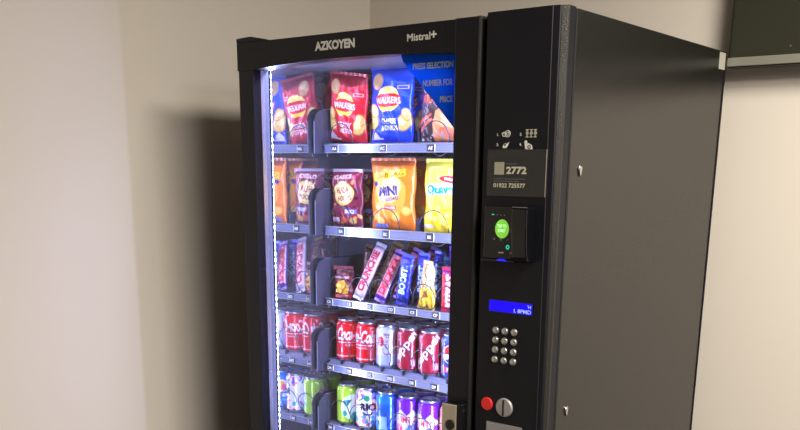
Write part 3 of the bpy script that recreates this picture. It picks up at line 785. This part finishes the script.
def orange():
    a = can_art((250,150,80))
    both(lambda o: (a.ellipse(o,.055,.026,.028,(255,190,110)), a.ellipse(o,.055,.018,.02,(240,110,40)))); return a

def place(proto, first, x, y, z, rz=0., lean=0., pitch=0., label='', cat='', group=''):
    o = proto if first else copy_thing(proto)
    o.location = (x, y, z); o.rotation_euler = (pitch, lean, rz)
    return tag(o, label, cat, group)
ORD = ['front', 'second', 'third', 'fourth']

def wide_lane(proto, x, z, tagname, desc, cat, group, n=2, rzs=(0,0,0), lean=0., back=0.):
    for k in range(n):
        lab = {0: f'{desc}, frontmost in lane {tagname}', 1: f'{desc}, second in lane {tagname}',
               2: f'{desc}, third in lane {tagname}'}[k]
        place(proto, k == 0, x + (.003*k if k else 0), .2615 + PITCH_W*k, z, rzs[k % len(rzs)], lean, -back, label=lab, cat=cat, group=group)
g1 = 'packets on the top shelf'; g2 = 'packets on the second shelf'
wide_lane(red_packet, .1275, 1.602, 'AA', 'red crisp packet with a yellow and red logo', 'crisp packet', g1, rzs=(.02,-.04,.05), lean=.13, back=-.12)
wide_lane(blue_packet, .2740, 1.602, 'AC', 'bright blue crisp packet with a yellow and red logo', 'crisp packet', g1, rzs=(.03,.0,-.05))
wide_lane(brown_packet, .4280, 1.602, 'AE', 'dark brown crisp packet with an orange crisp picture', 'crisp packet', g1, rzs=(.0,.04,.0))
wide_lane(hoop_packet, .1245, 1.387, 'BA', 'maroon speckled crisp packet with a round cream logo', 'crisp packet', g2, rzs=(.02,-.05,.03))
wide_lane(orange_packet, .2805, 1.385, 'BC', 'orange biscuit packet with a yellow banner', 'biscuit packet', g2, n=3, rzs=(.03,-.03,.0))
wide_lane(yellow_packet, .4430, 1.385, 'BE', 'yellow crisp packet with blue-green lettering', 'crisp packet', g2, n=1, rzs=(.02,.0,.04))

g3 = 'bars and small packets on the third shelf'
ZC3 = ROWS['C']['deck'] + .001
def bar(proto, first, x, k, lean, desc, tagname, cat, w=.034, rz=0., back=0.):
    z = ZC3 + abs(math.sin(lean))*w/2
    where = ['frontmost in lane %s', 'second in lane %s', 'third in lane %s'][k] % tagname
    place(proto, first, x, .256 + PITCH_N*k, z, rz, lean, -back, label=f'{desc}, {where}', cat=cat, group=g3)
D2R = PI/180
bar(cookie, True, .1130, 0, 0, 'small maroon biscuit packet with yellow biscuits pictured', 'CA', 'biscuit packet', rz=.15)
bar(brownbar, True, .1190, 1, 10*D2R, 'brown chocolate bar poking up behind the maroon packet', 'CA', 'chocolate bar', .026)
bar(cookie, False, .1190, 2, 0, 'small maroon biscuit packet with yellow biscuits pictured', 'CA', 'biscuit packet')
bar(barB, True, .1615, 0, 16*D2R, 'pale chocolate bar with red letters leaning right', 'CB', 'chocolate bar', back=19*D2R)
bar(goldB, True, .1640, 1, 16*D2R, 'gold chocolate bar leaning right', 'CB', 'chocolate bar', back=19*D2R)
bar(goldB, False, .1680, 2, 16*D2R, 'gold chocolate bar leaning right', 'CB', 'chocolate bar', back=19*D2R)
bar(barC, True, .2360, 0, 16*D2R, 'purple-edged chocolate bar with red letters leaning right', 'CC', 'chocolate bar', back=19*D2R)
bar(barC, False, .2400, 1, 16*D2R, 'purple-edged chocolate bar with red letters leaning right', 'CC', 'chocolate bar', back=19*D2R)
bar(barC, False, .2440, 2, 16*D2R, 'purple-edged chocolate bar with red letters leaning right', 'CC', 'chocolate bar', back=19*D2R)
bar(barD, True, .3120, 0, 10*D2R, 'dark blue chocolate bar with pale blue letters', 'CD', 'chocolate bar', .038)
bar(barD, False, .3220, 1, 4*D2R, 'dark blue chocolate bar with pale blue letters', 'CD', 'chocolate bar', .038)
bar(barD, False, .3270, 2, 2*D2R, 'dark blue chocolate bar with pale blue letters', 'CD', 'chocolate bar', .038)
bar(nuts, True, .3930, 0, 3*D2R, 'yellow and cream packet narrowing towards its top', 'CE', 'snack packet', .058)
bar(tealbar, True, .4020, 1, 6*D2R, 'dark blue and teal bar', 'CE', 'chocolate bar', .04)
bar(redbar, True, .4630, 0, 1*D2R, 'red chocolate bar with white upright letters', 'CF', 'chocolate bar', .046)
bar(purplepk, True, .4480, 1, -2*D2R, 'purple sweet packet behind the red bar', 'CF', 'sweet packet', .062)

FACE = 42*D2R
CANS = {}
def lane_cans(row, i, arts, n, rots):
    tagname = row + 'ABCDEF'[i]
    x = COLX[i]
    for k in range(n):
        art, key, desc = arts[min(k, len(arts)-1)]
        first = key not in CANS
        if first: CANS[key] = make_can('drink_can', art())
        where = ['frontmost in lane %s', 'second in lane %s', 'third in lane %s'][k] % tagname
        place(CANS[key], first, x, .2640 + PITCH_N*k, ROWS[row]['deck'] + .0005, rots[k % len(rots)],
              label=f'{desc}, {where}', cat='drink can', group='cans on the fourth shelf' if row == 'D' else 'cans on the fifth shelf')
A_ = lambda f, key, desc: [(f, key, desc)]
colaD = A_(cola, 'cola', 'red can with white script'); 
lane_cans('D', 0, colaD, 3, (FACE+.42, .3, .9)); lane_cans('D', 1, colaD, 3, (FACE-.85, .6, -.2))
lane_cans('D', 2, A_(diet, 'diet', 'silver can with a red emblem'), 3, (FACE+.1, .5, .2))
pep = A_(pepper, 'pepper', 'dark red can with slanting white letters')
lane_cans('D', 3, pep, 3, (FACE-.62, .3, .1)); lane_cans('D', 4, pep, 3, (FACE-.55, .5, .2))
lane_cans('D', 5, A_(pepsi, 'pepsi', 'dark blue can with a red, white and blue globe'), 1, (FACE-.35, .3, .6))
lane_cans('E', 0, A_(lime, 'lime', 'lime green can with a teal triangle'), 3, (FACE, .4, .2))
lane_cans('E', 1, A_(rio, 'rio', 'white can with many-coloured blotches and a smile'), 2, (FACE, .2, .6))
lane_cans('E', 2, A_(bluecan, 'blue', 'bright blue can with a flower-like disc'), 2, (FACE-1.7, .4, .0))
gr = A_(grape, 'grape', 'purple and white can with red letters')
lane_cans('E', 3, gr, 2, (FACE-.25, .3, .2)); lane_cans('E', 4, gr, 2, (FACE-.60, .1, .4))
lane_cans('E', 5, A_(orange, 'orange', 'orange can beside the lock plate'), 1, (FACE, .1, .4))

# ------------------------------------------------------------------ camera
P = (1.7583468, -1.5768592, 1.5392807, .6684488, .2573001, .0094331, 902.9374, 405.6152)
yaw, pit, rol, fl, py = P[3:]
f = Vector((-math.sin(yaw)*math.cos(pit), math.cos(yaw)*math.cos(pit), -math.sin(pit)))
r0 = Vector((math.cos(yaw), math.sin(yaw), 0)); u0 = r0.cross(f)
r = r0*math.cos(rol) + u0*math.sin(rol); u = -r0*math.sin(rol) + u0*math.cos(rol)
cam = bpy.data.cameras.new('camera'); co = bpy.data.objects.new('camera', cam); COL.objects.link(co)
co.matrix_world = Matrix(((r.x,u.x,-f.x,P[0]),(r.y,u.y,-f.y,P[1]),(r.z,u.z,-f.z,P[2]),(0,0,0,1)))
cam.sensor_fit = 'HORIZONTAL'; cam.sensor_width = 36; cam.lens = fl*36/800
cam.shift_x = 0; cam.shift_y = (py-215)/800; cam.clip_start = .01
S.camera = co
S.view_settings.view_transform = 'Standard'; S.view_settings.look = 'None'
S.view_settings.exposure = 0.; S.view_settings.gamma = 1.; S.view_settings.use_curve_mapping = False
S.cycles.max_bounces = 10; S.cycles.transparent_max_bounces = 12; S.cycles.sample_clamp_indirect = 8
